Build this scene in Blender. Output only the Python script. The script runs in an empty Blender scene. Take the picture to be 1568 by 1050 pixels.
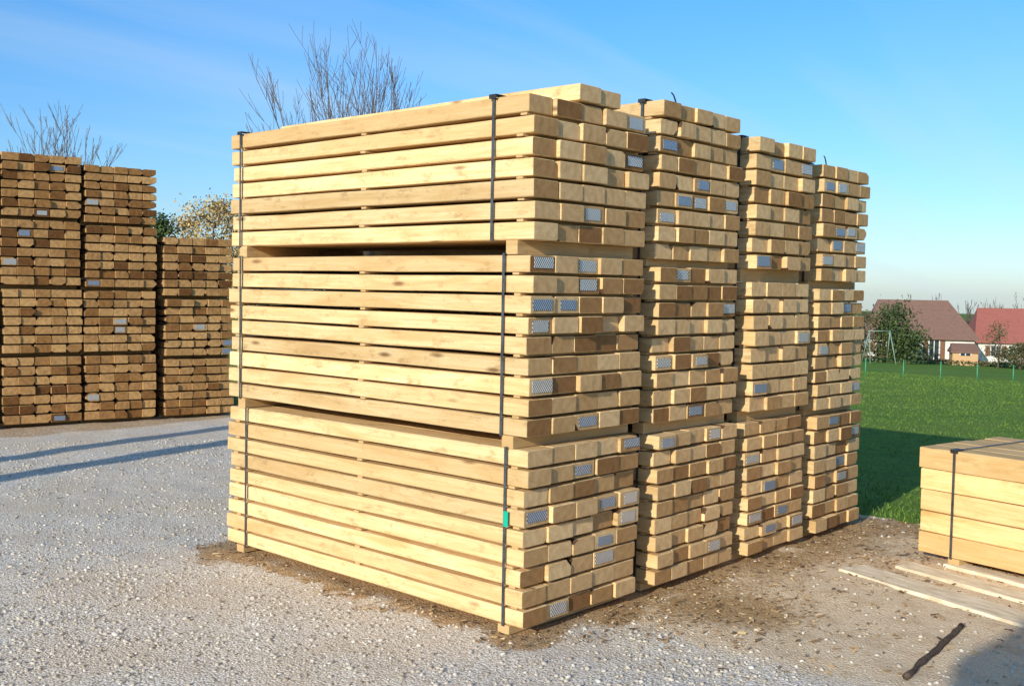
import bpy, math, random
import numpy as np
from mathutils import Vector, Matrix
random.seed(7); np.random.seed(7)
sc=bpy.context.scene
D=bpy.data
# ------------------------------------------------------------ helpers
def new_mat(name):
    m=D.materials.new(name); m.use_nodes=True
    nt=m.node_tree; b=nt.nodes['Principled BSDF']
    return m,nt,b
def N(nt,t,**k):
    n=nt.nodes.new(t)
    for a,v in k.items(): setattr(n,a,v)
    return n
def L(nt,a,b): nt.links.new(a,b)
def math_n(nt,op,a,b=None,clamp=False):
    n=nt.nodes.new('ShaderNodeMath'); n.operation=op; n.use_clamp=clamp
    for i,v in enumerate((a,b)):
        if v is None: continue
        if isinstance(v,(int,float)): n.inputs[i].default_value=v
        else: L(nt,v,n.inputs[i])
    return n.outputs[0]
def mixc(nt,f,a,b,bt='MIX'):
    n=nt.nodes.new('ShaderNodeMix'); n.data_type='RGBA'; n.blend_type=bt
    if isinstance(f,(int,float)): n.inputs['Factor'].default_value=f
    else: L(nt,f,n.inputs['Factor'])
    for k,v in ((6,a),(7,b)):
        if isinstance(v,tuple): n.inputs[k].default_value=(*v,1)
        else: L(nt,v,n.inputs[k])
    return n.outputs[2]
def ramp(nt,f,stops):
    n=nt.nodes.new('ShaderNodeValToRGB'); e=n.color_ramp.elements
    while len(e)<len(stops): e.new(0.5)
    for i,(p,c) in enumerate(stops):
        e[i].position=p; e[i].color=(*c,1) if isinstance(c,tuple) else (c,c,c,1)
    L(nt,f,n.inputs[0]); return n.outputs[0]
def noise(nt,vec,scale,detail=4,rough=.55,dist=0):
    n=nt.nodes.new('ShaderNodeTexNoise'); n.inputs['Scale'].default_value=scale
    n.inputs['Detail'].default_value=detail; n.inputs['Roughness'].default_value=rough
    n.inputs['Distortion'].default_value=dist
    if vec is not None: L(nt,vec,n.inputs['Vector'])
    return n.outputs[0]
def mapping(nt,vec,scale):
    n=nt.nodes.new('ShaderNodeMapping'); n.inputs['Scale'].default_value=scale
    L(nt,vec,n.inputs['Vector']); return n.outputs[0]
def bump(nt,b,h,strength=.3,dist=.01):
    n=nt.nodes.new('ShaderNodeBump'); n.inputs['Strength'].default_value=strength
    n.inputs['Distance'].default_value=dist; L(nt,h,n.inputs['Height']); L(nt,n.outputs[0],b.inputs['Normal'])

def simple_mat(name,c1,c2,scale=8,rough=.8,bs=.2,metal=0,stretch=(1,1,1)):
    m,nt,b=new_mat(name)
    tc=N(nt,'ShaderNodeTexCoord')
    v=mapping(nt,tc.outputs['Object'],stretch)
    n=noise(nt,v,scale,3,.6)
    r=ramp(nt,n,[(.3,c1),(.7,c2)])
    L(nt,r,b.inputs['Base Color']); b.inputs['Roughness'].default_value=rough
    b.inputs['Metallic'].default_value=metal
    if bs>0: bump(nt,b,n,bs,.01)
    return m

# ---- wood (long faces)
def wood_side(name,ca,cb,cc,stain=.7):
    m,nt,b=new_mat(name)
    uv=N(nt,'ShaderNodeUVMap'); at=N(nt,'ShaderNodeAttribute',attribute_name='tint')
    sep=N(nt,'ShaderNodeSeparateColor'); L(nt,at.outputs['Color'],sep.inputs[0])
    n1=noise(nt,mapping(nt,uv.outputs[0],(2.0,48,1)),1.0,5,.68,1.2)
    n2=noise(nt,mapping(nt,uv.outputs[0],(1.3,7.5,1)),1.,3,.6,.8)
    c=mixc(nt,ramp(nt,n1,[(.36,0.),(.62,1.)]),ca,cb)
    c=mixc(nt,ramp(nt,n2,[(.46,0.),(.72,.9)]),c,cc)
    # dark grain lines
    c=mixc(nt,math_n(nt,'MULTIPLY',ramp(nt,n1,[(.62,0.),(.76,1.)]),.45),c,(.36,.20,.075))
    # knots
    vo=N(nt,'ShaderNodeTexVoronoi'); vo.inputs['Scale'].default_value=1.0
    L(nt,mapping(nt,uv.outputs[0],(2.3,9,1)),vo.inputs['Vector'])
    kn=ramp(nt,vo.outputs['Distance'],[(.06,1.),(.17,0.)])
    sc2=N(nt,'ShaderNodeSeparateColor'); L(nt,vo.outputs['Color'],sc2.inputs[0])
    kn=math_n(nt,'MULTIPLY',kn,math_n(nt,'GREATER_THAN',sc2.outputs[0],.66))
    c=mixc(nt,math_n(nt,'MULTIPLY',kn,.85),c,(.15,.06,.02))
    # blotchy brown stains and grey weathering
    n3=noise(nt,mapping(nt,uv.outputs[0],(5.5,12,1)),1.,5,.75)
    c=mixc(nt,math_n(nt,'MULTIPLY',ramp(nt,n3,[(.54,0.),(.68,1.)]),stain),c,(.38,.225,.09))
    c=mixc(nt,math_n(nt,'MULTIPLY',ramp(nt,n3,[(.28,1.),(.42,0.)]),.4),c,(.58,.50,.38))
    br=math_n(nt,'ADD',math_n(nt,'MULTIPLY',sep.outputs[0],.40),.74)
    cm=nt.nodes.new('ShaderNodeVectorMath'); cm.operation='SCALE'; L(nt,c,cm.inputs[0]); L(nt,br,cm.inputs['Scale'])
    c=mixc(nt,math_n(nt,'MULTIPLY',sep.outputs[1],.4),cm.outputs[0],(.54,.32,.12))
    L(nt,c,b.inputs['Base Color']); b.inputs['Roughness'].default_value=.78
    b.inputs['Specular IOR Level'].default_value=.25
    bump(nt,b,n1,.7,.007)
    return m
# ---- wood (sawn ends)
def wood_end(name,ca,cb,cd,tints):
    m,nt,b=new_mat(name)
    uv=N(nt,'ShaderNodeUVMap'); at=N(nt,'ShaderNodeAttribute',attribute_name='tint')
    sep=N(nt,'ShaderNodeSeparateColor'); L(nt,at.outputs['Color'],sep.inputs[0])
    ln=nt.nodes.new('ShaderNodeVectorMath'); ln.operation='LENGTH'; L(nt,uv.outputs[0],ln.inputs[0])
    nd=noise(nt,uv.outputs[0],14,3,.5)
    d=math_n(nt,'ADD',ln.outputs['Value'],math_n(nt,'MULTIPLY',nd,.03))
    rings=math_n(nt,'ADD',math_n(nt,'MULTIPLY',math_n(nt,'SINE',math_n(nt,'MULTIPLY',d,420.)),.5),.5)
    rings2=math_n(nt,'ADD',math_n(nt,'MULTIPLY',math_n(nt,'SINE',math_n(nt,'MULTIPLY',d,115.)),.5),.5)
    c=mixc(nt,math_n(nt,'ADD',math_n(nt,'MULTIPLY',rings,.3),math_n(nt,'MULTIPLY',rings2,.4)),ca,cb)
    n2=noise(nt,uv.outputs[0],16,5,.7,.5)
    c=mixc(nt,math_n(nt,'MULTIPLY',ramp(nt,n2,[(.42,0.),(.72,1.)]),.6),c,cd)
    # radial checks
    sx=N(nt,'ShaderNodeSeparateXYZ'); L(nt,uv.outputs[0],sx.inputs[0])
    ang=math_n(nt,'ARCTAN2',sx.outputs[1],sx.outputs[0])
    cb_=N(nt,'ShaderNodeCombineXYZ'); L(nt,math_n(nt,'MULTIPLY',ang,22.),cb_.inputs[0]); L(nt,math_n(nt,'MULTIPLY',d,10.),cb_.inputs[1])
    ck=ramp(nt,noise(nt,cb_.outputs[0],1.,3,.6),[(.29,1.),(.35,0.)])
    c=mixc(nt,math_n(nt,'MULTIPLY',ck,.7),c,(.07,.03,.01))
    c=mixc(nt,1.,c,ramp(nt,sep.outputs[2],tints),'MULTIPLY')
    L(nt,c,b.inputs['Base Color']); b.inputs['Roughness'].default_value=.85
    b.inputs['Specular IOR Level'].default_value=.2
    bump(nt,b,math_n(nt,'ADD',n2,math_n(nt,'MULTIPLY',rings,.15)),.4,.004)
    return m
M_SIDE=wood_side('oak_side',(.83,.615,.325),(.71,.485,.225),(.60,.375,.15))
M_SIDER=wood_side('oak_side_fresh',(.86,.62,.31),(.76,.50,.21),(.64,.38,.13),.4)
T1=[(0.,(.42,.32,.24)),(.10,(.62,.52,.42)),(.28,(.83,.77,.69)),(.6,(1.,1.,1.)),(1.,(1.20,1.27,1.33))]
T2=[(0.,(.34,.26,.2)),(.12,(.52,.42,.33)),(.3,(.78,.7,.6)),(.6,(1.,1.,1.)),(1.,(1.3,1.36,1.38))]
M_END=wood_end('oak_end',(.68,.455,.225),(.55,.335,.145),(.40,.22,.085),T1)
M_SIDE2=wood_side('oak_side_old',(.45,.28,.12),(.37,.21,.085),(.28,.14,.05))
M_END2=wood_end('oak_end_old',(.50,.285,.11),(.36,.185,.065),(.13,.055,.02),T2)
M_BARK=simple_mat('bark',(.04,.02,.010),(.15,.07,.03),30,.9,.8)
M_STRAP=simple_mat('steel_strap',(.05,.055,.06),(.13,.14,.15),20,.45,0,.5)
M_PLASTIC=simple_mat('black_plastic',(.012,.012,.012),(.03,.03,.03),30,.5,0)
M_GREEN=simple_mat('green_tag',(.0,.35,.22),(.0,.42,.27),10,.5,0)
M_BOARD=simple_mat('dusty_board',(.56,.44,.28),(.88,.77,.58),9,.9,.3,0,(3,.8,1))
def plate_mat(name,base,hole):
    m,nt,b=new_mat(name)
    uv=N(nt,'ShaderNodeUVMap'); s=N(nt,'ShaderNodeSeparateXYZ'); L(nt,uv.outputs[0],s.inputs[0])
    a=math_n(nt,'SINE',math_n(nt,'MULTIPLY',s.outputs[0],400.)); c=math_n(nt,'SINE',math_n(nt,'MULTIPLY',s.outputs[1],300.))
    h=ramp(nt,math_n(nt,'MULTIPLY',a,c),[(-.05,0.),(.18,1.)])
    n=noise(nt,uv.outputs[0],40,3)
    col=mixc(nt,h,mixc(nt,n,base,tuple(x*.6 for x in base)),hole)
    L(nt,col,b.inputs['Base Color']); b.inputs['Metallic'].default_value=.3; b.inputs['Roughness'].default_value=.38
    return m
M_PL1=plate_mat('nail_plate_zinc',(.95,.93,.89),(.12,.09,.06))
M_PL2=plate_mat('nail_plate_blue',(.50,.60,.74),(.04,.05,.07))

class MB:
    def __init__(s): s.v=[];s.f=[];s.m=[];s.uv=[];s.t=[]
    def quad_uv(s,f,m,uv): s.f.append(f); s.m.append(m); s.uv.extend(uv)
    def build(s,name,mats,parent=None,smooth=False):
        me=D.meshes.new(name); me.from_pydata(s.v,[],s.f)
        for m in mats: me.materials.append(m)
        me.polygons.foreach_set('material_index',s.m)
        if smooth: me.polygons.foreach_set('use_smooth',[True]*len(s.f))
        if len(s.uv)==len(me.loops):
            ul=me.uv_layers.new(name='UVMap'); ul.data.foreach_set('uv',np.array(s.uv,dtype=np.float32).ravel())
        if len(s.t)==len(s.v):
            ca=me.attributes.new('tint','FLOAT_COLOR','POINT'); ca.data.foreach_set('color',np.array(s.t,dtype=np.float32).ravel())
        me.update()
        o=D.objects.new(name,me); sc.collection.objects.link(o)
        if parent: o.parent=parent
        return o
def empty(name,loc=(0,0,0),rz=0):
    e=D.objects.new(name,None); e.location=loc; e.rotation_euler[2]=rz; e.empty_display_size=.2
    sc.collection.objects.link(e); return e

def sleeper(mb,x0,x1,y0,y1,z0,z1,wane=.1,tint=None,segs=5,nowane_left=False):
    """chamfered beam along Y. mats: 0 side 1 end 2 bark"""
    R=random
    cs=[]
    for i in range(4):
        if R.random()<wane and not(nowane_left and i in(0,3)): cs.append((R.uniform(.012,.045),R.uniform(.010,.04),1))
        else:
            c=R.uniform(.002,.008); cs.append((c,c,0))
    def ring(inset,dx0,dx1,dz0,dz1):
        a0,a1,b0,b1=x0+inset+dx0,x1-inset+dx1,z0+inset+dz0,z1-inset+dz1
        c=cs
        return [(a0,b0+c[0][1]),(a0+c[0][0],b0),(a1-c[1][0],b0),(a1,b0+c[1][1]),
                (a1,b1-c[2][1]),(a1-c[2][0],b1),(a0+c[3][0],b1),(a0,b1-c[3][1])]
    e=.003
    ys=[y0,y0+e]+[y0+(y1-y0)*k/segs for k in range(1,segs)]+[y1-e,y1]
    base=len(mb.v)
    if tint is None:
        tint=(R.random(),R.random()**2,R.random())
    rings=[]
    jx=R.uniform(-.004,.004)
    for k,y in enumerate(ys):
        ins=.003 if k in(0,len(ys)-1) else 0
        if 1<k<len(ys)-2: d=[R.uniform(-.003,.003) for _ in range(4)]
        else: d=[0,0,0,0]
        rg=ring(ins,d[0]+jx,d[1]+jx,d[2],d[3])
        rings.append(rg)
        for p in rg: mb.v.append((p[0],y,p[1])); mb.t.append((*tint,1))
    ou,ov=R.uniform(0,40),R.uniform(0,40)
    per=[0]
    r1=rings[1]
    for i in range(8):
        a=r1[i];b=r1[(i+1)%8]; per.append(per[-1]+math.hypot(a[0]-b[0],a[1]-b[1]))
    for k in range(len(ys)-1):
        for i in range(8):
            j=(i+1)%8
            f=(base+k*8+i,base+k*8+j,base+(k+1)*8+j,base+(k+1)*8+i)[::-1]
            mat=0
            if i%2==0 and cs[i//2][2]: mat=2
            mb.quad_uv(f,mat,[(ou+ys[k],ov+per[i]),(ou+ys[k],ov+per[i+1]),(ou+ys[k+1],ov+per[i+1]),(ou+ys[k+1],ov+per[i])][::-1])
    cx=(x0+x1)/2+R.uniform(-.16,.16); cz=(z0+z1)/2+R.choice([-1,1])*R.uniform(.0,.14)
    for k in (0,len(ys)-1):
        idx=list(range(8)) if k==0 else list(range(7,-1,-1))
        mb.f.append(tuple(base+k*8+i for i in idx)); mb.m.append(1)
        mb.uv.extend([(rings[k][i][0]-cx,rings[k][i][1]-cz) for i in idx])

def boxmb(mb,x0,x1,y0,y1,z0,z1,mat=0,tint=(.5,.3,.5)):
    b=len(mb.v)
    for x in(x0,x1):
        for y in(y0,y1):
            for z in(z0,z1): mb.v.append((x,y,z)); mb.t.append((*tint,1))
    for f,ax in (((0,1,3,2),'x'),((4,6,7,5),'x'),((0,4,5,1),'y'),((2,3,7,6),'y'),((0,2,6,4),'z'),((1,5,7,3),'z')):
        mb.f.append(tuple(b+i for i in f)); mb.m.append(mat)
        for i in f:
            p=mb.v[b+i]
            mb.uv.append({'x':(p[1],p[2]),'y':(p[0],p[2]),'z':(p[1],p[0])}[ax])

def strap_loop(mb,x0,x1,z0,z1,y,w=.017,t=.0016):
    o=.007
    a0,a1,b0,b1=x0-o,x1+o,z0-o,z1+o
    boxmb(mb,a0-t,a0,y-w/2,y+w/2,b0,b1); boxmb(mb,a1,a1+t,y-w/2,y+w/2,b0,b1)
    boxmb(mb,a0,a1,y-w/2,y+w/2,b1,b1+t); boxmb(mb,a0,a1,y-w/2,y+w/2,b0-t,b0)

def tube(mb,pts,rad,n=5,mat=0):
    b=len(mb.v); P=[Vector(p) for p in pts]
    for k,p in enumerate(P):
        d=(P[min(k+1,len(P)-1)]-P[max(k-1,0)]).normalized()
        a=d.orthogonal().normalized() if k==0 else (a-d*a.dot(d)).normalized()
        c=d.cross(a)
        for i in range(n):
            t=2*math.pi*i/n
            q=p+(a*math.cos(t)+c*math.sin(t))*rad[k]; mb.v.append(tuple(q))
    for k in range(len(P)-1):
        for i in range(n):
            j=(i+1)%n
            mb.f.append((b+k*n+i,b+k*n+j,b+(k+1)*n+j,b+(k+1)*n+i)); mb.m.append(mat)
    mb.f.append(tuple(b+i for i in range(n))[::-1]); mb.m.append(mat)
    mb.f.append(tuple(b+(len(P)-1)*n+i for i in range(n))); mb.m.append(mat)

def stack(x0,y0,W,cols,tiers,Lg=2.70,wane=.05,old=False,plates=.1,extra=None,gap=.016,straps=(.13,2.58),tstraps=None,stk=(.09,1.33,2.6),tails=False,seed=1,rz=0,brg=(.13,2.55),mats=None):
    random.seed(seed)
    e=empty('timber_stack',(x0,y0,0),rz)
    mats=mats or [M_SIDE2 if old else M_SIDE,M_END2 if old else M_END,M_BARK]
    w=W/cols
    mp=MB(); ms=MB(); mst=MB(); mpr=MB()
    prev_top=0
    for ti,(z0,z1,rows,dx,dy) in enumerate(tiers):
        p=(z1-z0+gap)/rows
        mb=MB()
        tb=random.uniform(-.12,.12)
        for r in range(rows):
            zz=z0+r*p; rj=random.uniform(-.006,.006); ry=random.gauss(0,.006)
            xs=[dx+rj+w*c+random.uniform(-.008,.008)*(0<c<cols) for c in range(cols+1)]
            for c in range(cols):
                ya=dy+ry+random.gauss(0,.010); yb=Lg+dy+random.gauss(0,.014)
                bi=min(1,max(0,random.random()+tb))
                side_t=random.random()
                sleeper(mb,xs[c]+.0012,xs[c+1]-.0012,ya,yb,zz,zz+p-gap+random.uniform(-.005,.0015),wane,(side_t,random.random()**2.0,bi),5,c==0 and not old)
                if random.random()<plates:
                    pw=w*random.uniform(.62,.82); ph=(p-gap)*random.uniform(.55,.70)
                    cx=(xs[c]+xs[c+1])/2+random.uniform(-.012,.012); cz=zz+(p-gap)/2+random.uniform(-.006,.006)
                    boxmb(mp,cx-pw/2,cx+pw/2,ya-.004,ya-.0012,cz-ph/2,cz+ph/2,0 if random.random()<.6 else 1)
            if r<rows-1:
                for yi,yk in enumerate(stk):
                    yk+=random.uniform(-.02,.02)
                    inn=random.uniform(-.006,.016)
                    boxmb(ms,dx+inn,dx+W-inn,yk-.022+dy,yk+.022+dy,zz+p-gap+.0022,zz+p-.0012,0,(.0,1.,.3))
        mb.build('bundle_%d'%(ti+1),mats,e)
        zt=z1
        st=tstraps[ti] if tstraps else straps
        for yk in st: strap_loop(mst,dx-.006,dx+W+.006,z0,zt,yk+dy)
        for yk in brg:
            hb=z0-prev_top
            if hb>.012: boxmb(ms,dx-.006,dx+W+.006,yk-.04,yk+.04,prev_top+.002,z0-.002,0,(.1,.9,.2))
        prev_top=zt
    dx,dy=tiers[-1][3],tiers[-1][4]
    for yk in st:
        yk+=dy
        boxmb(mpr,dx-.016,dx+.06,yk-.025,yk+.025,prev_top+.0095,prev_top+.014)
        boxmb(mpr,dx-.022,dx-.0165,yk-.025,yk+.025,prev_top-.008,prev_top+.014)
    if tails:
        bx=dx+W*.32
        tube(mpr,[(bx,.1,prev_top+.005),(bx-.015,.1,prev_top+.04),(bx-.05,.09,prev_top+.065),(bx-.09,.08,prev_top+.075)],[.005,.005,.0045,.004],4)
    mpr.build('strap_protectors',[M_PLASTIC],e)
    if extra:
        mb=MB()
        for (a,b,ya,yb,h) in extra:
            sleeper(mb,a,b,ya,yb,prev_top+.012,prev_top+.012+h,.0,(.9,.0,.75))
        mb.build('loose_sleepers',mats,e)
    mst.build('straps',[M_STRAP],e)
    if ms.v: ms.build('stickers',[M_SIDE2 if old else M_SIDE],e)
    if mp.v: mp.build('nail_plates',[M_PL1,M_PL2],e)
    return e

# ------------------------------------------------------------ stacks
s1=stack(0,0,.987,5,[(.05,.976,9,-.006,.0),(1.044,1.981,9,0,.002),(2.057,2.798,7,.008,.0)],extra=[(.37,.558,.0,2.66,.088),(.562,.75,.012,2.65,.085)],seed=11,plates=.12,tstraps=[(.13,2.48),(.17,2.56),(.27,2.58)])
mb=MB(); boxmb(mb,-.026,-.022,.100,.132,.57,.65); mb.build('green_tag',[M_GREEN],s1)
stack(1.155,0,.90,5,[(.05,.95,9,0.01,.0),(1.02,1.95,9,.0,.01),(1.995,2.92,9,-.01,.01)],seed=12,plates=.13,tails=True)
stack(2.225,0,.80,4,[(.05,.935,9,-.01,.0),(1.01,1.875,8,.01,.0),(1.965,2.83,8,.0,-.01)],seed=13,plates=.12)
stack(3.18,0,.76,4,[(.05,.905,8,.0,.0),(.955,1.84,9,.0,.0),(1.90,2.745,8,.01,.0)],seed=14,plates=.12,tails=True)
LT=[(.05,.86,7,0,0),(.915,1.69,7,.01,0),(1.745,2.53,7,-.01,.01),(2.575,3.33,7,0,0)]
LT2=[(.05,.86,7,0,0),(.915,1.68,7,-.01,0),(1.73,2.50,7,.01,.01),(2.54,3.25,7,0,0)]
kw=dict(Lg=2.6,wane=.26,old=True,plates=.03,straps=(.3,2.3),brg=(.25,2.3),stk=(.25,1.3,2.35))
ra=math.radians(-11.5)
stack(.38,9.82,.91,5,LT,seed=20,rz=ra,**kw)
stack(1.35,9.62,.91,5,LT,seed=21,rz=ra,**kw)
stack(2.285,9.43,.89,5,LT2,seed=22,rz=ra,**kw)
stack(3.27,9.23,.93,5,[(.05,.79,7,0,0),(.84,1.58,7,.01,0),(1.63,2.39,7,-.01,.01)],seed=23,rz=ra,**kw)
stack(2.695,-3.40,1.0,5,[(.06,.775,5,0,0)],Lg=2.67,wane=.0,gap=.004,stk=(.2,1.33,2.45),straps=(.4,2.42),seed=31,plates=.0,rz=math.radians(-10.9),brg=(.2,1.3,2.4),mats=[M_SIDER,M_END,M_BARK])
# added stack, unseen behind the viewpoint, to cast the shadow at lower right
stack(-8.5,-6.54,1.0,5,[(.05,.86,7,0,0),(.915,1.69,7,.01,0),(1.745,2.53,7,-.01,.01),(2.585,3.36,7,0,0)],seed=24,Lg=2.70,plates=.08)

# flat boards on the ground
random.seed(5)
for (xa,ya,xb,yb,w) in [(2.60,-.58,2.02,-2.4,.24),(2.92,-.80,2.42,-2.6,.19),(3.18,-1.00,2.62,-3.1,.13)]:
    mb=MB(); ln=math.hypot(xb-xa,yb-ya)
    sleeper(mb,-w/2,w/2,0,ln,0,.030,0,(.5,.1,.6),8)
    o=mb.build('wooden_board',[M_BOARD,M_BOARD,M_BARK]); o.location=(xa,ya,-.010); o.rotation_euler[2]=math.atan2(yb-ya,xb-xa)-math.pi/2

# stick on the ground
random.seed(8)
mb=MB(); mb_pts=[]
for k in range(16):
    t=k/15; mb_pts.append((.82+1.0*t,-1.67+.10*t+random.uniform(-.006,.006),.016+random.uniform(0,.006)))
tube(mb,mb_pts,[.011+random.uniform(0,.007) for k in range(16)],7)
tube(mb,[mb_pts[10],(1.50,-1.56,.03)],[.008,.004],5)
mb.build('fallen_stick',[simple_mat('dark_bark',(.02,.013,.010),(.12,.08,.055),30,.9,.6)],smooth=True)

# ------------------------------------------------------------ ground
SL=.048
def gz(X,Y):
    X=np.asarray(X,float)
    return -SL*np.clip(X-4.4,0,90)-.0155*np.clip(X-94.4,0,1e5)
def axis(lo,hi,step,far):
    a=list(np.arange(lo,hi+1e-6,step)); s=step
    x=hi
    while x<far: s*=1.25; x+=s; a.append(x)
    s=step;x=lo;pre=[]
    while x>-far: s*=1.25; x-=s; pre.append(x)
    return np.array(pre[::-1]+a)
ax=axis(-6,9,.06,4500); ay=axis(-5,13,.06,4500)
GX,GY=np.meshgrid(ax,ay,indexing='ij')
def vnoise(X,Y,s,seed):
    r=np.random.RandomState(seed); T=r.rand(64,64)
    x=X/s; y=Y/s; xi=np.floor(x).astype(int); yi=np.floor(y).astype(int); fx=x-xi; fy=y-yi
    fx=fx*fx*(3-2*fx); fy=fy*fy*(3-2*fy)
    g=lambda i,j:T[i%64,j%64]
    return (g(xi,yi)*(1-fx)+g(xi+1,yi)*fx)*(1-fy)+(g(xi,yi+1)*(1-fx)+g(xi+1,yi+1)*fx)*fy
near=(np.abs(GX)<40)&(np.abs(GY)<40)
GZ=gz(GX,GY)+np.where(near,(vnoise(GX,GY,.7,1)-.5)*.020+(vnoise(GX,GY,.22,2)-.5)*.012,0)
ss=lambda a,b,x: (lambda t:t*t*(3-2*t))(np.clip((x-a)/(b-a),0,1))
def rectd(X,Y,x0,x1,y0,y1):
    dx=np.maximum(np.maximum(x0-X,X-x1),0); dy=np.maximum(np.maximum(y0-Y,Y-y1),0)
    return np.hypot(dx,dy)
def masks(X,Y):
    n1=vnoise(X,Y,.35,5);n2=vnoise(X,Y,.12,6);n3=vnoise(X,Y,1.3,7);n4=vnoise(X,Y,.6,8)
    d=rectd(X,Y,0,3.95,0,2.7)+(n1-.5)*.36+(n2-.5)*.2
    front=ss(.1,-.2,Y)*ss(.1,.7,X)
    deb=np.maximum(ss(.34,.04,d)*.85, ss(1.5,.2,d)*.75*front*(.35+n4))
    d2=rectd(X,Y,.2,4.5,9.0,12.5)+(n1-.5)*.3
    deb=np.maximum(deb,ss(.3,.1,d2)*.6)
    # worn brown patches near the low stack on the right
    dR=rectd(X,Y,2.3,4.2,-3.4,-.7)+(n1-.5)*.4
    deb=np.maximum(deb,ss(.7,.1,dR)*.5*n4)
    dirt=ss(-.4,1.0,X+.25*Y+(n3-.5)*1.6+(n1-.5)*.6)*ss(.8,0,Y)
    dirt=np.maximum(dirt,.35*ss(.4,.8,n3))
    grass=ss(-.10,.10,X-4.32+(n1-.5)*.35+(n2-.5)*.2)
    return deb,dirt,grass
deb,dirt,grs=masks(GX,GY)
nx,ny=GX.shape
V=np.stack([GX,GY,GZ],-1).reshape(-1,3)
I=np.arange(nx*ny).reshape(nx,ny)
F=np.stack([I[:-1,:-1],I[1:,:-1],I[1:,1:],I[:-1,1:]],-1).reshape(-1,4)
def fastmesh(name,V,F,mats,attr=None,smooth=False,mi=None):
    me=D.meshes.new(name); k=F.shape[1]
    me.vertices.add(len(V)); me.vertices.foreach_set('co',V.astype(np.float32).ravel())
    me.loops.add(F.size); me.loops.foreach_set('vertex_index',F.astype(np.int32).ravel())
    me.polygons.add(len(F)); me.polygons.foreach_set('loop_start',np.arange(0,F.size,k,dtype=np.int32))
    me.polygons.foreach_set('loop_total',np.full(len(F),k,dtype=np.int32))
    if smooth: me.polygons.foreach_set('use_smooth',np.ones(len(F),dtype=bool))
    for m in mats: me.materials.append(m)
    if attr is not None:
        ca=me.attributes.new('tint','FLOAT_COLOR','POINT'); ca.data.foreach_set('color',attr.astype(np.float32).ravel())
    me.update(calc_edges=True)
    o=D.objects.new(name,me); sc.collection.objects.link(o); return o
m,nt,b=new_mat('ground_mat')
tc=N(nt,'ShaderNodeTexCoord'); O=tc.outputs['Object']
at=N(nt,'ShaderNodeAttribute',attribute_name='tint'); sp=N(nt,'ShaderNodeSeparateColor'); L(nt,at.outputs['Color'],sp.inputs[0])
def voro(scale):
    v=N(nt,'ShaderNodeTexVoronoi',feature='F1'); v.inputs['Scale'].default_value=scale; L(nt,O,v.inputs['Vector']); return v
v1=voro(78)
s1c=N(nt,'ShaderNodeSeparateColor'); L(nt,v1.outputs['Color'],s1c.inputs[0])
gc1=ramp(nt,s1c.outputs[0],[(0.,(.46,.40,.31)),(.3,(.71,.64,.54)),(.7,(.83,.77,.67)),(1.,(.95,.91,.83))])
edge=ramp(nt,v1.outputs['Distance'],[(.40,0.),(.8,1.)])
gcol=mixc(nt,math_n(nt,'MULTIPLY',edge,.5),gc1,(.36,.29,.21))
gcol=mixc(nt,math_n(nt,'MULTIPLY',ramp(nt,noise(nt,O,1.4,4,.65),[(.42,0.),(.66,1.)]),.6),gcol,(.68,.54,.38))
fn=noise(nt,O,75,4,.7)
dcol=ramp(nt,fn,[(.25,(.58,.42,.25)),(.55,(.84,.66,.44)),(.8,(.92,.79,.60))])
dcol=mixc(nt,math_n(nt,'MULTIPLY',ramp(nt,noise(nt,O,5,4,.7),[(.46,0.),(.66,1.)]),.55),dcol,(.50,.33,.17))
bcol=ramp(nt,fn,[(.3,(.20,.105,.04)),(.55,(.50,.32,.145)),(.75,(.70,.51,.28))])
gr=ramp(nt,noise(nt,O,3,5,.7),[(.3,(.07,.14,.012)),(.6,(.14,.25,.024)),(.8,(.21,.30,.045))])
gr=mixc(nt,math_n(nt,'MULTIPLY',ramp(nt,noise(nt,O,.25,3,.6),[(.4,0.),(.7,1.)]),.5),gr,(.19,.25,.04))
brk=noise(nt,O,26,4,.7)
def soft(f,lo=.35,hi=.65):
    s=math_n(nt,'ADD',f,math_n(nt,'MULTIPLY',math_n(nt,'SUBTRACT',brk,.5),1.3))
    return ramp(nt,s,[(lo,0.),(hi,1.)])
c=mixc(nt,math_n(nt,'MULTIPLY',soft(sp.outputs[1],.25,.75),.9),gcol,dcol)
c=mixc(nt,math_n(nt,'MULTIPLY',soft(sp.outputs[0],.36,.68),.9),c,bcol)
c=mixc(nt,soft(sp.outputs[2],.4,.6),c,gr)
L(nt,c,b.inputs['Base Color']); b.inputs['Roughness'].default_value=.95; b.inputs['Specular IOR Level'].default_value=.15
hh=math_n(nt,'ADD',math_n(nt,'MULTIPLY',v1.outputs['Distance'],-1.1),fn)
bump(nt,b,hh,.7,.010)
A=np.stack([deb,dirt,grs,np.ones_like(deb)],-1).reshape(-1,4)
fastmesh('ground',V,F,[m],A,True)

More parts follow.
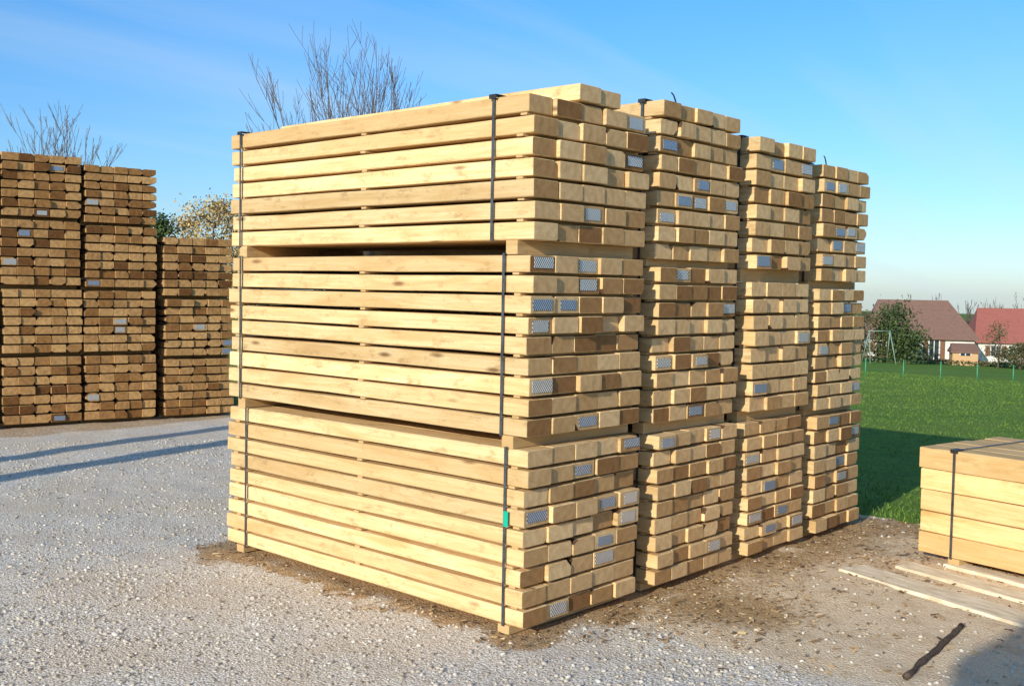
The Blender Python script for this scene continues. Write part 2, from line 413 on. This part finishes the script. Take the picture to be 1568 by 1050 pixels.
# ------------------------------------------------------------ loose gravel (one mesh)
def hrange(X,Y): return gz(X,Y)+(vnoise(X,Y,.7,1)-.5)*.020+(vnoise(X,Y,.22,2)-.5)*.012
import bmesh
bm=bmesh.new(); bmesh.ops.create_icosphere(bm,subdivisions=1,radius=1); IV=np.array([v.co[:] for v in bm.verts]); IF=np.array([[v.index for v in f.verts] for f in bm.faces]); bm.free()
def scatter_pts(n,seed,r0=2.6,r1=17,a0=-5,a1=92):
    r=np.random.RandomState(seed); rr=r.uniform(r0,r1,n); aa=np.radians(r.uniform(a0,a1,n))
    return -4.2+rr*np.cos(aa),-3.6+rr*np.sin(aa),r
X,Y,r=scatter_pts(120000,9,r1=13)
de,di,gg=masks(X,Y)
keep=(rectd(X,Y,0,3.95,0,2.7)>.02)&(rectd(X,Y,.2,4.5,9.0,12.5)>.02)&(gg<.3)&(Y<9.9)
keep&=(r.rand(len(X))>np.maximum(di*.85,de*.8))&(vnoise(X,Y,.5,21)+vnoise(X,Y,.15,22)*.5>r.rand(len(X))*1.1)
X=X[keep];Y=Y[keep];n=len(X)
sz=.0035+.010*r.rand(n)**3.4
S=np.stack([sz*r.uniform(.8,1.5,n),sz*r.uniform(.8,1.5,n),sz*r.uniform(.45,.9,n)],-1)
th=r.uniform(0,6.28,n)
P=IV[None]*(1+.28*(r.rand(n,len(IV),1)-.5))*S[:,None,:]
tx=r.uniform(-.4,.4,n)
P[:,:,2]+=P[:,:,0]*tx[:,None]
px=P[:,:,0]*np.cos(th)[:,None]-P[:,:,1]*np.sin(th)[:,None]; py=P[:,:,0]*np.sin(th)[:,None]+P[:,:,1]*np.cos(th)[:,None]
VV=np.stack([px+X[:,None],py+Y[:,None],P[:,:,2]+(hrange(X,Y)+sz*.2)[:,None]],-1)
FF=(IF[None]+(np.arange(n)*len(IV))[:,None,None]).reshape(-1,3)
t=np.repeat(r.rand(n,1),len(IV),1); t2=np.repeat(r.rand(n,1),len(IV),1)
A=np.stack([t,t2,t,np.ones_like(t)],-1).reshape(-1,4)
m,nt,b=new_mat('stone_mat')
at=N(nt,'ShaderNodeAttribute',attribute_name='tint'); sp=N(nt,'ShaderNodeSeparateColor'); L(nt,at.outputs['Color'],sp.inputs[0])
c=ramp(nt,sp.outputs[0],[(0.,(.28,.23,.17)),(.3,(.46,.41,.33)),(.75,(.56,.51,.43)),(1.,(.66,.62,.55))])
c=mixc(nt,math_n(nt,'MULTIPLY',sp.outputs[1],.3),c,(.5,.40,.28))
L(nt,c,b.inputs['Base Color']); b.inputs['Roughness'].default_value=.9
fastmesh('gravel',VV.reshape(-1,3),FF,[m],A)

# bark chips
X,Y,r=scatter_pts(60000,19,3.5,12,-12,75)
de,di,gg=masks(X,Y)
keep=(rectd(X,Y,.03,3.9,.03,2.6)>0)&(gg<.5)&(r.rand(len(X))<de*.8+di*.07)
X=X[keep];Y=Y[keep];n=len(X)
l=r.uniform(.006,.035,n)*r.rand(n)**.3; w=l*r.uniform(.12,.4,n); th=r.uniform(0,6.28,n)
q=np.array([[-1,-1],[1,-1],[1.1,1],[-.8,.9]])
lx=q[None,:,0]*l[:,None]/1.2; ly=q[None,:,1]*w[:,None]
zz=hrange(X,Y)[:,None]+.004+r.rand(n,4)*.012
VV=np.stack([lx*np.cos(th)[:,None]-ly*np.sin(th)[:,None]+X[:,None],lx*np.sin(th)[:,None]+ly*np.cos(th)[:,None]+Y[:,None],zz],-1)
t=np.repeat(r.rand(n,1),4,1); A=np.stack([t,t,t,np.ones_like(t)],-1).reshape(-1,4)
m,nt,b=new_mat('chip_mat')
at=N(nt,'ShaderNodeAttribute',attribute_name='tint'); sp=N(nt,'ShaderNodeSeparateColor'); L(nt,at.outputs['Color'],sp.inputs[0])
L(nt,ramp(nt,sp.outputs[0],[(0.,(.11,.06,.025)),(.5,(.36,.22,.10)),(.85,(.58,.41,.2)),(1.,(.78,.6,.36))]),b.inputs['Base Color']); b.inputs['Roughness'].default_value=.9
fastmesh('bark_debris',VV.reshape(-1,3),np.arange(n*4).reshape(-1,4),[m],A)

# grass blades
r=np.random.RandomState(33); n=150000
X=4.2+45*r.rand(n)**2.0; Y=-8+32*r.rand(n)+ (X-5)*.25
gg=masks(X,Y)[2]; k=gg>.35; X=X[k];Y=Y[k];n=len(X)
h=r.uniform(.015,.05,n); th=r.uniform(0,6.28,n); w=.004+.0002*X
bx=np.cos(th)*w; by=np.sin(th)*w; lx=r.normal(0,.02,n); ly=r.normal(0,.02,n); z=gz(X,Y)-.002
VV=np.stack([np.stack([X-bx,Y-by,z],-1),np.stack([X+bx,Y+by,z],-1),np.stack([X+lx,Y+ly,z+h],-1)],1)
t=np.repeat(np.clip(.6*r.rand(n,1)+.4*vnoise(X,Y,.9,40)[:,None],0,1),3,1); A=np.stack([t,t,t,np.ones_like(t)],-1).reshape(-1,4)
m,nt,b=new_mat('grass_mat')
at=N(nt,'ShaderNodeAttribute',attribute_name='tint'); sp=N(nt,'ShaderNodeSeparateColor'); L(nt,at.outputs['Color'],sp.inputs[0])
L(nt,ramp(nt,sp.outputs[0],[(0.,(.06,.12,.010)),(.6,(.14,.24,.023)),(1.,(.23,.31,.05))]),b.inputs['Base Color']); b.inputs['Roughness'].default_value=.7
fastmesh('grass',VV.reshape(-1,3),np.arange(n*3).reshape(-1,3),[m],A)

# ------------------------------------------------------------ trees
M_TWIG=simple_mat('twig_bark',(.08,.065,.055),(.17,.14,.12),12,.9,0)
M_TRUNK=simple_mat('trunk_bark',(.10,.08,.06),(.24,.20,.16),10,.9,0)
def bare_tree(loc,H,spread,seed,leaders=14,trunk=.09,base=.22,sub=7,twig=.0045):
    R=random.Random(seed); mb=MB()
    tube(mb,[(0,0,-.1),(.02,0,H*base*.5),(0,.02,H*base)],[trunk*1.2,trunk,trunk*.9],8)
    def branch(p,d,length,rad,level):
        n=6; pts=[p]; q=Vector(p); dd=Vector(d).normalized()
        for k in range(n):
            dd=(dd+Vector((R.gauss(0,.07),R.gauss(0,.07),R.gauss(0,.04)+.07))).normalized()
            q=q+dd*length/n; pts.append(tuple(q))
        rads=[max(twig,rad*(1-.85*k/n)) for k in range(n+1)]
        tube(mb,pts,rads,5 if level==0 else 3)
        if level<2:
            m=sub if level==0 else 4
            for j in range(m):
                t=R.uniform(.15,.95) if level==0 else R.uniform(.2,.9)
                k=min(n-1,int(t*n)); a=Vector(pts[k]); 
                az=R.uniform(0,6.28); sp_=R.uniform(.4,.7)
                nd=(Vector(pts[k+1])-a).normalized()+Vector((math.cos(az)*sp_,math.sin(az)*sp_,.05))
                branch(tuple(a),nd,length*R.uniform(.22,.42)*(1.1-t*.5),rads[k]*.55,level+1)
    for i in range(leaders):
        az=i*2.4+R.uniform(-.3,.3); f=math.sqrt((i+.5)/leaders)*R.uniform(.85,1.1)
        sp_=f*spread/(H*(1-base))
        ln=H*(1-base)*(1.10-.24*f*f)*R.uniform(.88,1.03)
        branch((0,0,H*base*R.uniform(.75,1.)),(math.cos(az)*sp_,math.sin(az)*sp_,1-.1*f),ln,trunk*.28,0)
    o=mb.build('bare_tree',[M_TWIG],smooth=True); o.location=loc; return o
bare_tree((7.45,10.75,-.15),5.85,2.1,3,38,.08,.2,12,.0035)
bare_tree((9.75,26.1,-.25),6.6,1.8,8,26,.08,.25,10,.006)
def leaf_mat(name,a,b_,c_):
    m,nt,b=new_mat(name)
    at=N(nt,'ShaderNodeAttribute',attribute_name='tint'); sp=N(nt,'ShaderNodeSeparateColor'); L(nt,at.outputs['Color'],sp.inputs[0])
    L(nt,ramp(nt,sp.outputs[0],[(0.,a),(.55,b_),(1.,c_)]),b.inputs['Base Color']); b.inputs['Roughness'].default_value=.7
    return m
LEAFY=leaf_mat('leaf_yellow',(.22,.14,.05),(.46,.32,.12),(.62,.46,.21))
LEAFG=leaf_mat('leaf_green',(.02,.045,.01),(.055,.09,.02),(.11,.15,.04))
LEAFB=leaf_mat('leaf_brown',(.05,.05,.02),(.11,.10,.04),(.20,.15,.07))
def leafy(name,loc,H,W,mat,seed,n=5000,ls=.12,base=.25,shape='round',trunkr=.12):
    r=np.random.RandomState(seed); R=random.Random(seed)
    mb=MB(); tube(mb,[(0,0,-.2),(0,0,H*.4),(0,0,H*.85)],[trunkr,trunkr*.7,trunkr*.2],6)
    cl=[]
    for i in range(34):
        z=R.uniform(base,.96)
        if shape=='cone': rad=(1-z)*W/2*1.15+.02*W
        else: rad=W/2*math.sqrt(max(.05,1-((z-(base+1)/2)/((1-base)/2))**2))
        az=R.uniform(0,6.28); rr=rad*R.uniform(.35,1.)
        c_=(math.cos(az)*rr,math.sin(az)*rr,z*H); cl.append(c_)
        tube(mb,[(0,0,max(.1,z*H-rr*.6)),(c_[0]*.5,c_[1]*.5,z*H-rr*.2),c_],[trunkr*.3,trunkr*.18,.012],4)
    o=mb.build(name,[M_TRUNK],smooth=True); o.location=loc
    cl=np.array(cl); ci=r.randint(0,len(cl),n); cr=W*.13*r.uniform(.7,1.3,len(cl))
    P=cl[ci]+r.normal(0,1,(n,3))*cr[ci][:,None]*np.array([1,1,.8])
    P[:,2]=np.maximum(P[:,2],.1)
    a=r.normal(0,1,(n,3)); a/=np.linalg.norm(a,axis=1)[:,None]; bb=np.cross(a,r.normal(0,1,(n,3))); bb/=np.linalg.norm(bb,axis=1)[:,None]
    s=(ls*r.uniform(.6,1.3,n))[:,None]
    VV=np.stack([P-a*s,P+bb*s*.6,P+a*s,P-bb*s*.6],1).reshape(-1,3)
    shade=np.clip(r.rand(len(cl))[ci]*.6+r.rand(n)*.4,0,1); t=np.repeat(shade[:,None],4,1)
    A=np.stack([t,t,t,np.ones_like(t)],-1).reshape(-1,4)
    f=fastmesh('foliage',VV,np.arange(n*4).reshape(-1,4),[mat],A); f.parent=o
    return o
leafy('autumn_tree',(20.8,35.9,-.8),6.0,2.6,LEAFY,2,6500,.065)
leafy('autumn_tree',(20.0,36.9,-.75),5.4,1.5,LEAFY,5,2200,.06)
leafy('autumn_tree',(22.0,34.8,-.85),5.9,2.4,LEAFY,6,4500,.065)
leafy('fir_tree',(19.2,37.3,-.7),5.3,1.5,LEAFG,4,3600,.08,.1,'cone')

# ------------------------------------------------------------ houses (far right)
M_WALL=simple_mat('render_wall',(.68,.64,.56),(.78,.75,.68),3,.9,0)
M_ROOF1=simple_mat('roof_tiles_brown',(.15,.08,.06),(.25,.145,.105),5,.9,.3,0,(1,1,6))
M_ROOF2=simple_mat('roof_tiles_red',(.27,.075,.06),(.39,.14,.10),5,.9,.3,0,(1,1,6))
M_GLASS=simple_mat('window_glass',(.02,.025,.03),(.05,.06,.07),2,.15,0)
M_SHUT=simple_mat('shutter_brown',(.16,.07,.03),(.22,.10,.05),8,.7,0)
M_SHED=simple_mat('shed_wood',(.50,.30,.14),(.62,.40,.20),8,.8,0)
M_FRAME=simple_mat('white_frame',(.7,.7,.68),(.8,.8,.78),5,.6,0)
def house(loc,rz,Lx,Wy,eave,ridge,hip,roof,name='tiled_house',ov=.4,wall=None):
    e=empty(name,loc,rz)
    mb=MB(); boxmb(mb,-Lx/2,Lx/2,-Wy/2,Wy/2,-.8,eave); mb.build('walls',[wall or M_WALL],e)
    mb=MB(); a=Lx/2+ov; c=Wy/2+ov; th=.12
    z0=eave-.05
    v=[(-a,-c,z0),(a,-c,z0),(a,c,z0),(-a,c,z0),(-a+hip[0],0,ridge),(a-hip[1],0,ridge)]
    v+= [(x,y,z-th) for x,y,z in v[:4]]
    mb.v=v; mb.f=[(0,1,5,4),(2,3,4,5),(1,2,5),(3,0,4),(0,6,7,1),(1,7,8,2),(2,8,9,3),(3,9,6,0),(9,8,7,6)]; mb.m=[0]*9
    mb.build('roof',[roof],e)
    mw=MB(); mf=MB(); msh=MB()
    nw=4 if Lx>5 else 1
    for i in range(nw):
        x=-Lx/2+Lx*(i+.5)/nw
        for sgn in (-1,1):
            y=sgn*Wy/2
            if i==2: z0,z1=.05,2.1
            else: z0,z1=.85,1.8
            z1=min(z1,eave-.2)
            ya,yb=sorted((y+sgn*.005,y+sgn*.03)); yc,yd=sorted((y+sgn*.035,y+sgn*.07))
            boxmb(mw,x-.4,x+.4,ya,yb,z0,z1)
            for q in (-.42,0,.42): boxmb(mf,x+q-.03,x+q+.03,yc,yd,z0,z1)
            boxmb(mf,x-.45,x+.45,yc,yd,z1+.002,z1+.06)
            if nw>1:
                for q in (-.7,.7): boxmb(msh,x+q-.2,x+q+.2,yc,yd,z0,z1)
    mw.build('windows',[M_GLASS],e); mf.build('window_frames',[M_FRAME],e)
    if msh.v: msh.build('shutters',[M_SHUT],e)
    return e
rh=math.radians(-62)
house((93.0,35.1,-4.15),rh,8.8,6.0,2.25,5.5,(1.3,2.3),M_ROOF1)
house((103.6,27.6,-4.5),rh,12,6.5,2.2,5.2,(.7,.8),M_ROOF2)
house((89.0,29.5,-4.05),rh,2.0,2.0,1.25,1.85,(.2,.2),M_ROOF1,'garden_shed',.15,M_SHED)
leafy('shrub_tree',(79.5,31.4,-3.6),4.2,4.2,LEAFG,12,7500,.12,.03,'round',.1)
leafy('shrub_tree',(77.2,33.2,-3.45),3.9,2.2,LEAFB,13,1800,.10,.1,'round',.08)
leafy('shrub_tree',(84.8,25.3,-3.85),3.5,2.1,LEAFB,14,900,.08,.2,'round',.06)
leafy('shrub_tree',(88,24.9,-3.95),1.5,2.4,LEAFG,15,1500,.10,.05,'round',.07)
leafy('shrub_tree',(84,23.4,-3.8),2.0,1.4,LEAFB,17,900,.09,.05,'round',.05)
for i,(x,y) in enumerate([(123.6,41.5),(126,39.4),(122,44.5),(120,47.2),(127.5,36.5)]): bare_tree((x,y,-4.7),6.2+.3*(i%3),1.6,31+i,8,.1,.25,5,.018)
def foliage_band(name,pts,h,w,mat,n,ls,seed):
    r=np.random.RandomState(seed)
    pts=np.array(pts,float); seg=r.randint(0,len(pts)-1,n); t=r.rand(n)[:,None]
    c_=pts[seg]*(1-t)+pts[seg+1]*t
    top=h*(.65+.35*vnoise(c_[:,0],c_[:,1],h*.9,seed))
    P=np.stack([c_[:,0]+r.normal(0,w,n),c_[:,1]+r.normal(0,w,n),c_[:,2]+top*r.rand(n)**.8],-1)
    a=r.normal(0,1,(n,3)); a/=np.linalg.norm(a,axis=1)[:,None]; bb=np.cross(a,r.normal(0,1,(n,3))); bb/=np.linalg.norm(bb,axis=1)[:,None]
    s=(ls*r.uniform(.6,1.3,n))[:,None]
    VV=np.stack([P-a*s,P+bb*s*.7,P+a*s,P-bb*s*.7],1).reshape(-1,3)
    tt=np.repeat(r.rand(n,1),4,1); A=np.stack([tt,tt,tt,np.ones_like(tt)],-1).reshape(-1,4)
    return fastmesh(name,VV,np.arange(n*4).reshape(-1,4),[mat],A)
foliage_band('hedge',[(80,44,-3.7),(85.5,34.5,-3.9),(90.5,25,-4.1),(98,12,-4.3)],.5,.3,LEAFB,7000,.10,41)
foliage_band('distant_trees',[(150,160,-5.2),(185,90,-5.8),(205,40,-6.0),(210,-40,-6.1),(190,-120,-5.8)],3.6,2.0,LEAFB,14000,.6,42)
foliage_band('distant_trees',[(-120,160,-.2),(-20,170,-.2),(60,170,-2.5),(150,160,-5.2)],4,2.0,LEAFB,10000,.9,43)

# fence posts
M_GP=simple_mat('green_paint',(.04,.22,.10),(.07,.30,.14),8,.5,0)
e=empty('wire_fence',(0,0,0))
mb=MB(); pts=[]
for k in range(-4,10):
    X=43.26+1.52*k; Y=15.82-1.08*k
    z=float(gz(X,Y)); pts.append((X,Y,z)); tube(mb,[(X,Y,z-.2),(X,Y,z+.78)],[.028,.028],6)
mb.build('posts',[M_GP],e,True)
mb=MB()
for h in (.3,.55,.74):
    for a,b_ in zip(pts[:-1],pts[1:]): tube(mb,[(a[0],a[1],a[2]+h),(b_[0],b_[1],b_[2]+h)],[.004,.004],3)
mb.build('wires',[M_GP],e)
e=empty('swing_set',(73.2,30.0,-3.3),math.radians(-40))
mb=MB()
for x in (-.8,.8):
    for y in (-.7,.7): tube(mb,[(x*1.25,y,0),(x,0,2.4)],[.035,.035],6)
tube(mb,[(-.9,0,2.4),(.9,0,2.4)],[.035,.035],6); mb.build('frame',[simple_mat('grey_green_paint',(.16,.26,.20),(.26,.36,.28),8,.5,0)],e,True)
mb=MB()
for x in (-.4,.4):
    for q in(-.18,.18): tube(mb,[(x+q,0,2.4),(x+q,0,.55)],[.012,.012],4)
    boxmb(mb,x-.2,x+.2,-.1,.1,.5,.54)
mb.t=[]; mb.uv=[]
mb.build('seats',[M_SHUT],e)

# added poles, out of view on the left, to cast shadow bands on gravel
M_POLE=simple_mat('pole_wood',(.16,.12,.08),(.26,.2,.14),6,.9,0,0,(1,1,.1))
def pole(x,y,h,r_):
    mb=MB(); tube(mb,[(0,0,-.3),(0,0,h*.5),(0,0,h)],[r_*1.15,r_,r_*.85],12)
    tube(mb,[(-.5,0,h-.3),(.5,0,h-.3)],[.05,.05],6)
    for q in(-.45,0,.45): tube(mb,[(q,0,h-.25),(q,0,h-.1)],[.03,.04],6)
    o=mb.build('shadow_pole',[M_POLE],smooth=True); o.location=(x,y,0)
pole(-6.0,6.05,7.5,.14)
pole(-6.6,4.95,7.5,.15)

# ------------------------------------------------------------ light
AZ=math.radians(12); EL=math.radians(18.5)
sd=Vector((-math.cos(AZ)*math.cos(EL),-math.sin(AZ)*math.cos(EL),math.sin(EL)))
sl=D.lights.new('sun','SUN'); sl.energy=5.0; sl.angle=math.radians(.5); sl.color=(1,.92,.78)
so=D.objects.new('sun',sl); sc.collection.objects.link(so); so.rotation_euler=sd.to_track_quat('Z','Y').to_euler(); so.location=sd*50
w=D.worlds.new('World'); sc.world=w; w.use_nodes=True; nt=w.node_tree
bg=nt.nodes['Background']; sky=N(nt,'ShaderNodeTexSky',sky_type='NISHITA'); sky.sun_disc=False
sky.sun_elevation=EL; sky.sun_rotation=math.atan2(sd.x,sd.y); sky.air_density=1.0; sky.dust_density=.4; sky.ozone_density=1.5
tc=N(nt,'ShaderNodeTexCoord'); sx=N(nt,'ShaderNodeSeparateXYZ'); L(nt,tc.outputs['Generated'],sx.inputs[0])
tint=ramp(nt,sx.outputs[2],[(0.,(.60,.77,1.16)),(.08,(.52,.78,1.14)),(.28,(.36,.86,1.34)),(1.,(.80,1.05,1.25))])
base=mixc(nt,1.,sky.outputs[0],tint,'MULTIPLY')
zz=math_n(nt,'ADD',math_n(nt,'MAXIMUM',sx.outputs[2],0.),.12)
cx=N(nt,'ShaderNodeCombineXYZ'); L(nt,math_n(nt,'DIVIDE',sx.outputs[0],zz),cx.inputs[0]); L(nt,math_n(nt,'DIVIDE',sx.outputs[1],zz),cx.inputs[1])
mp=N(nt,'ShaderNodeMapping'); mp.inputs['Rotation'].default_value=(0,0,math.radians(35)); mp.inputs['Scale'].default_value=(.22,1.3,1); L(nt,cx.outputs[0],mp.inputs['Vector'])
cn=noise(nt,mp.outputs[0],1.0,5,.5,.5)
cf=math_n(nt,'MULTIPLY',ramp(nt,cn,[(.48,0.),(.80,1.)]),.40)
col=mixc(nt,cf,base,(4.4,5.2,5.7))
L(nt,col,bg.inputs['Color']); bg.inputs['Strength'].default_value=.15

# ------------------------------------------------------------ camera
cam=D.cameras.new('camera'); cam.sensor_width=36; cam.lens=36*1655.8/1568; cam.clip_end=9000; cam.clip_start=.05
co=D.objects.new('camera',cam); sc.collection.objects.link(co); sc.camera=co
p=math.radians(2.920); rho=math.radians(1.004); yw=math.radians(42.287)
Fw=Vector((math.cos(yw)*math.cos(p),math.sin(yw)*math.cos(p),-math.sin(p))); R0=Vector((math.sin(yw),-math.cos(yw),0)); U0=R0.cross(Fw)
Rt=R0*math.cos(rho)+U0*math.sin(rho); Up=Rt.cross(Fw)
M=Matrix((Rt,Up,-Fw)).transposed().to_4x4(); M.translation=Vector((-4.133,-3.644,1.81)); co.matrix_world=M
sc.view_settings.view_transform='Standard'; sc.view_settings.look='None'; sc.view_settings.exposure=0
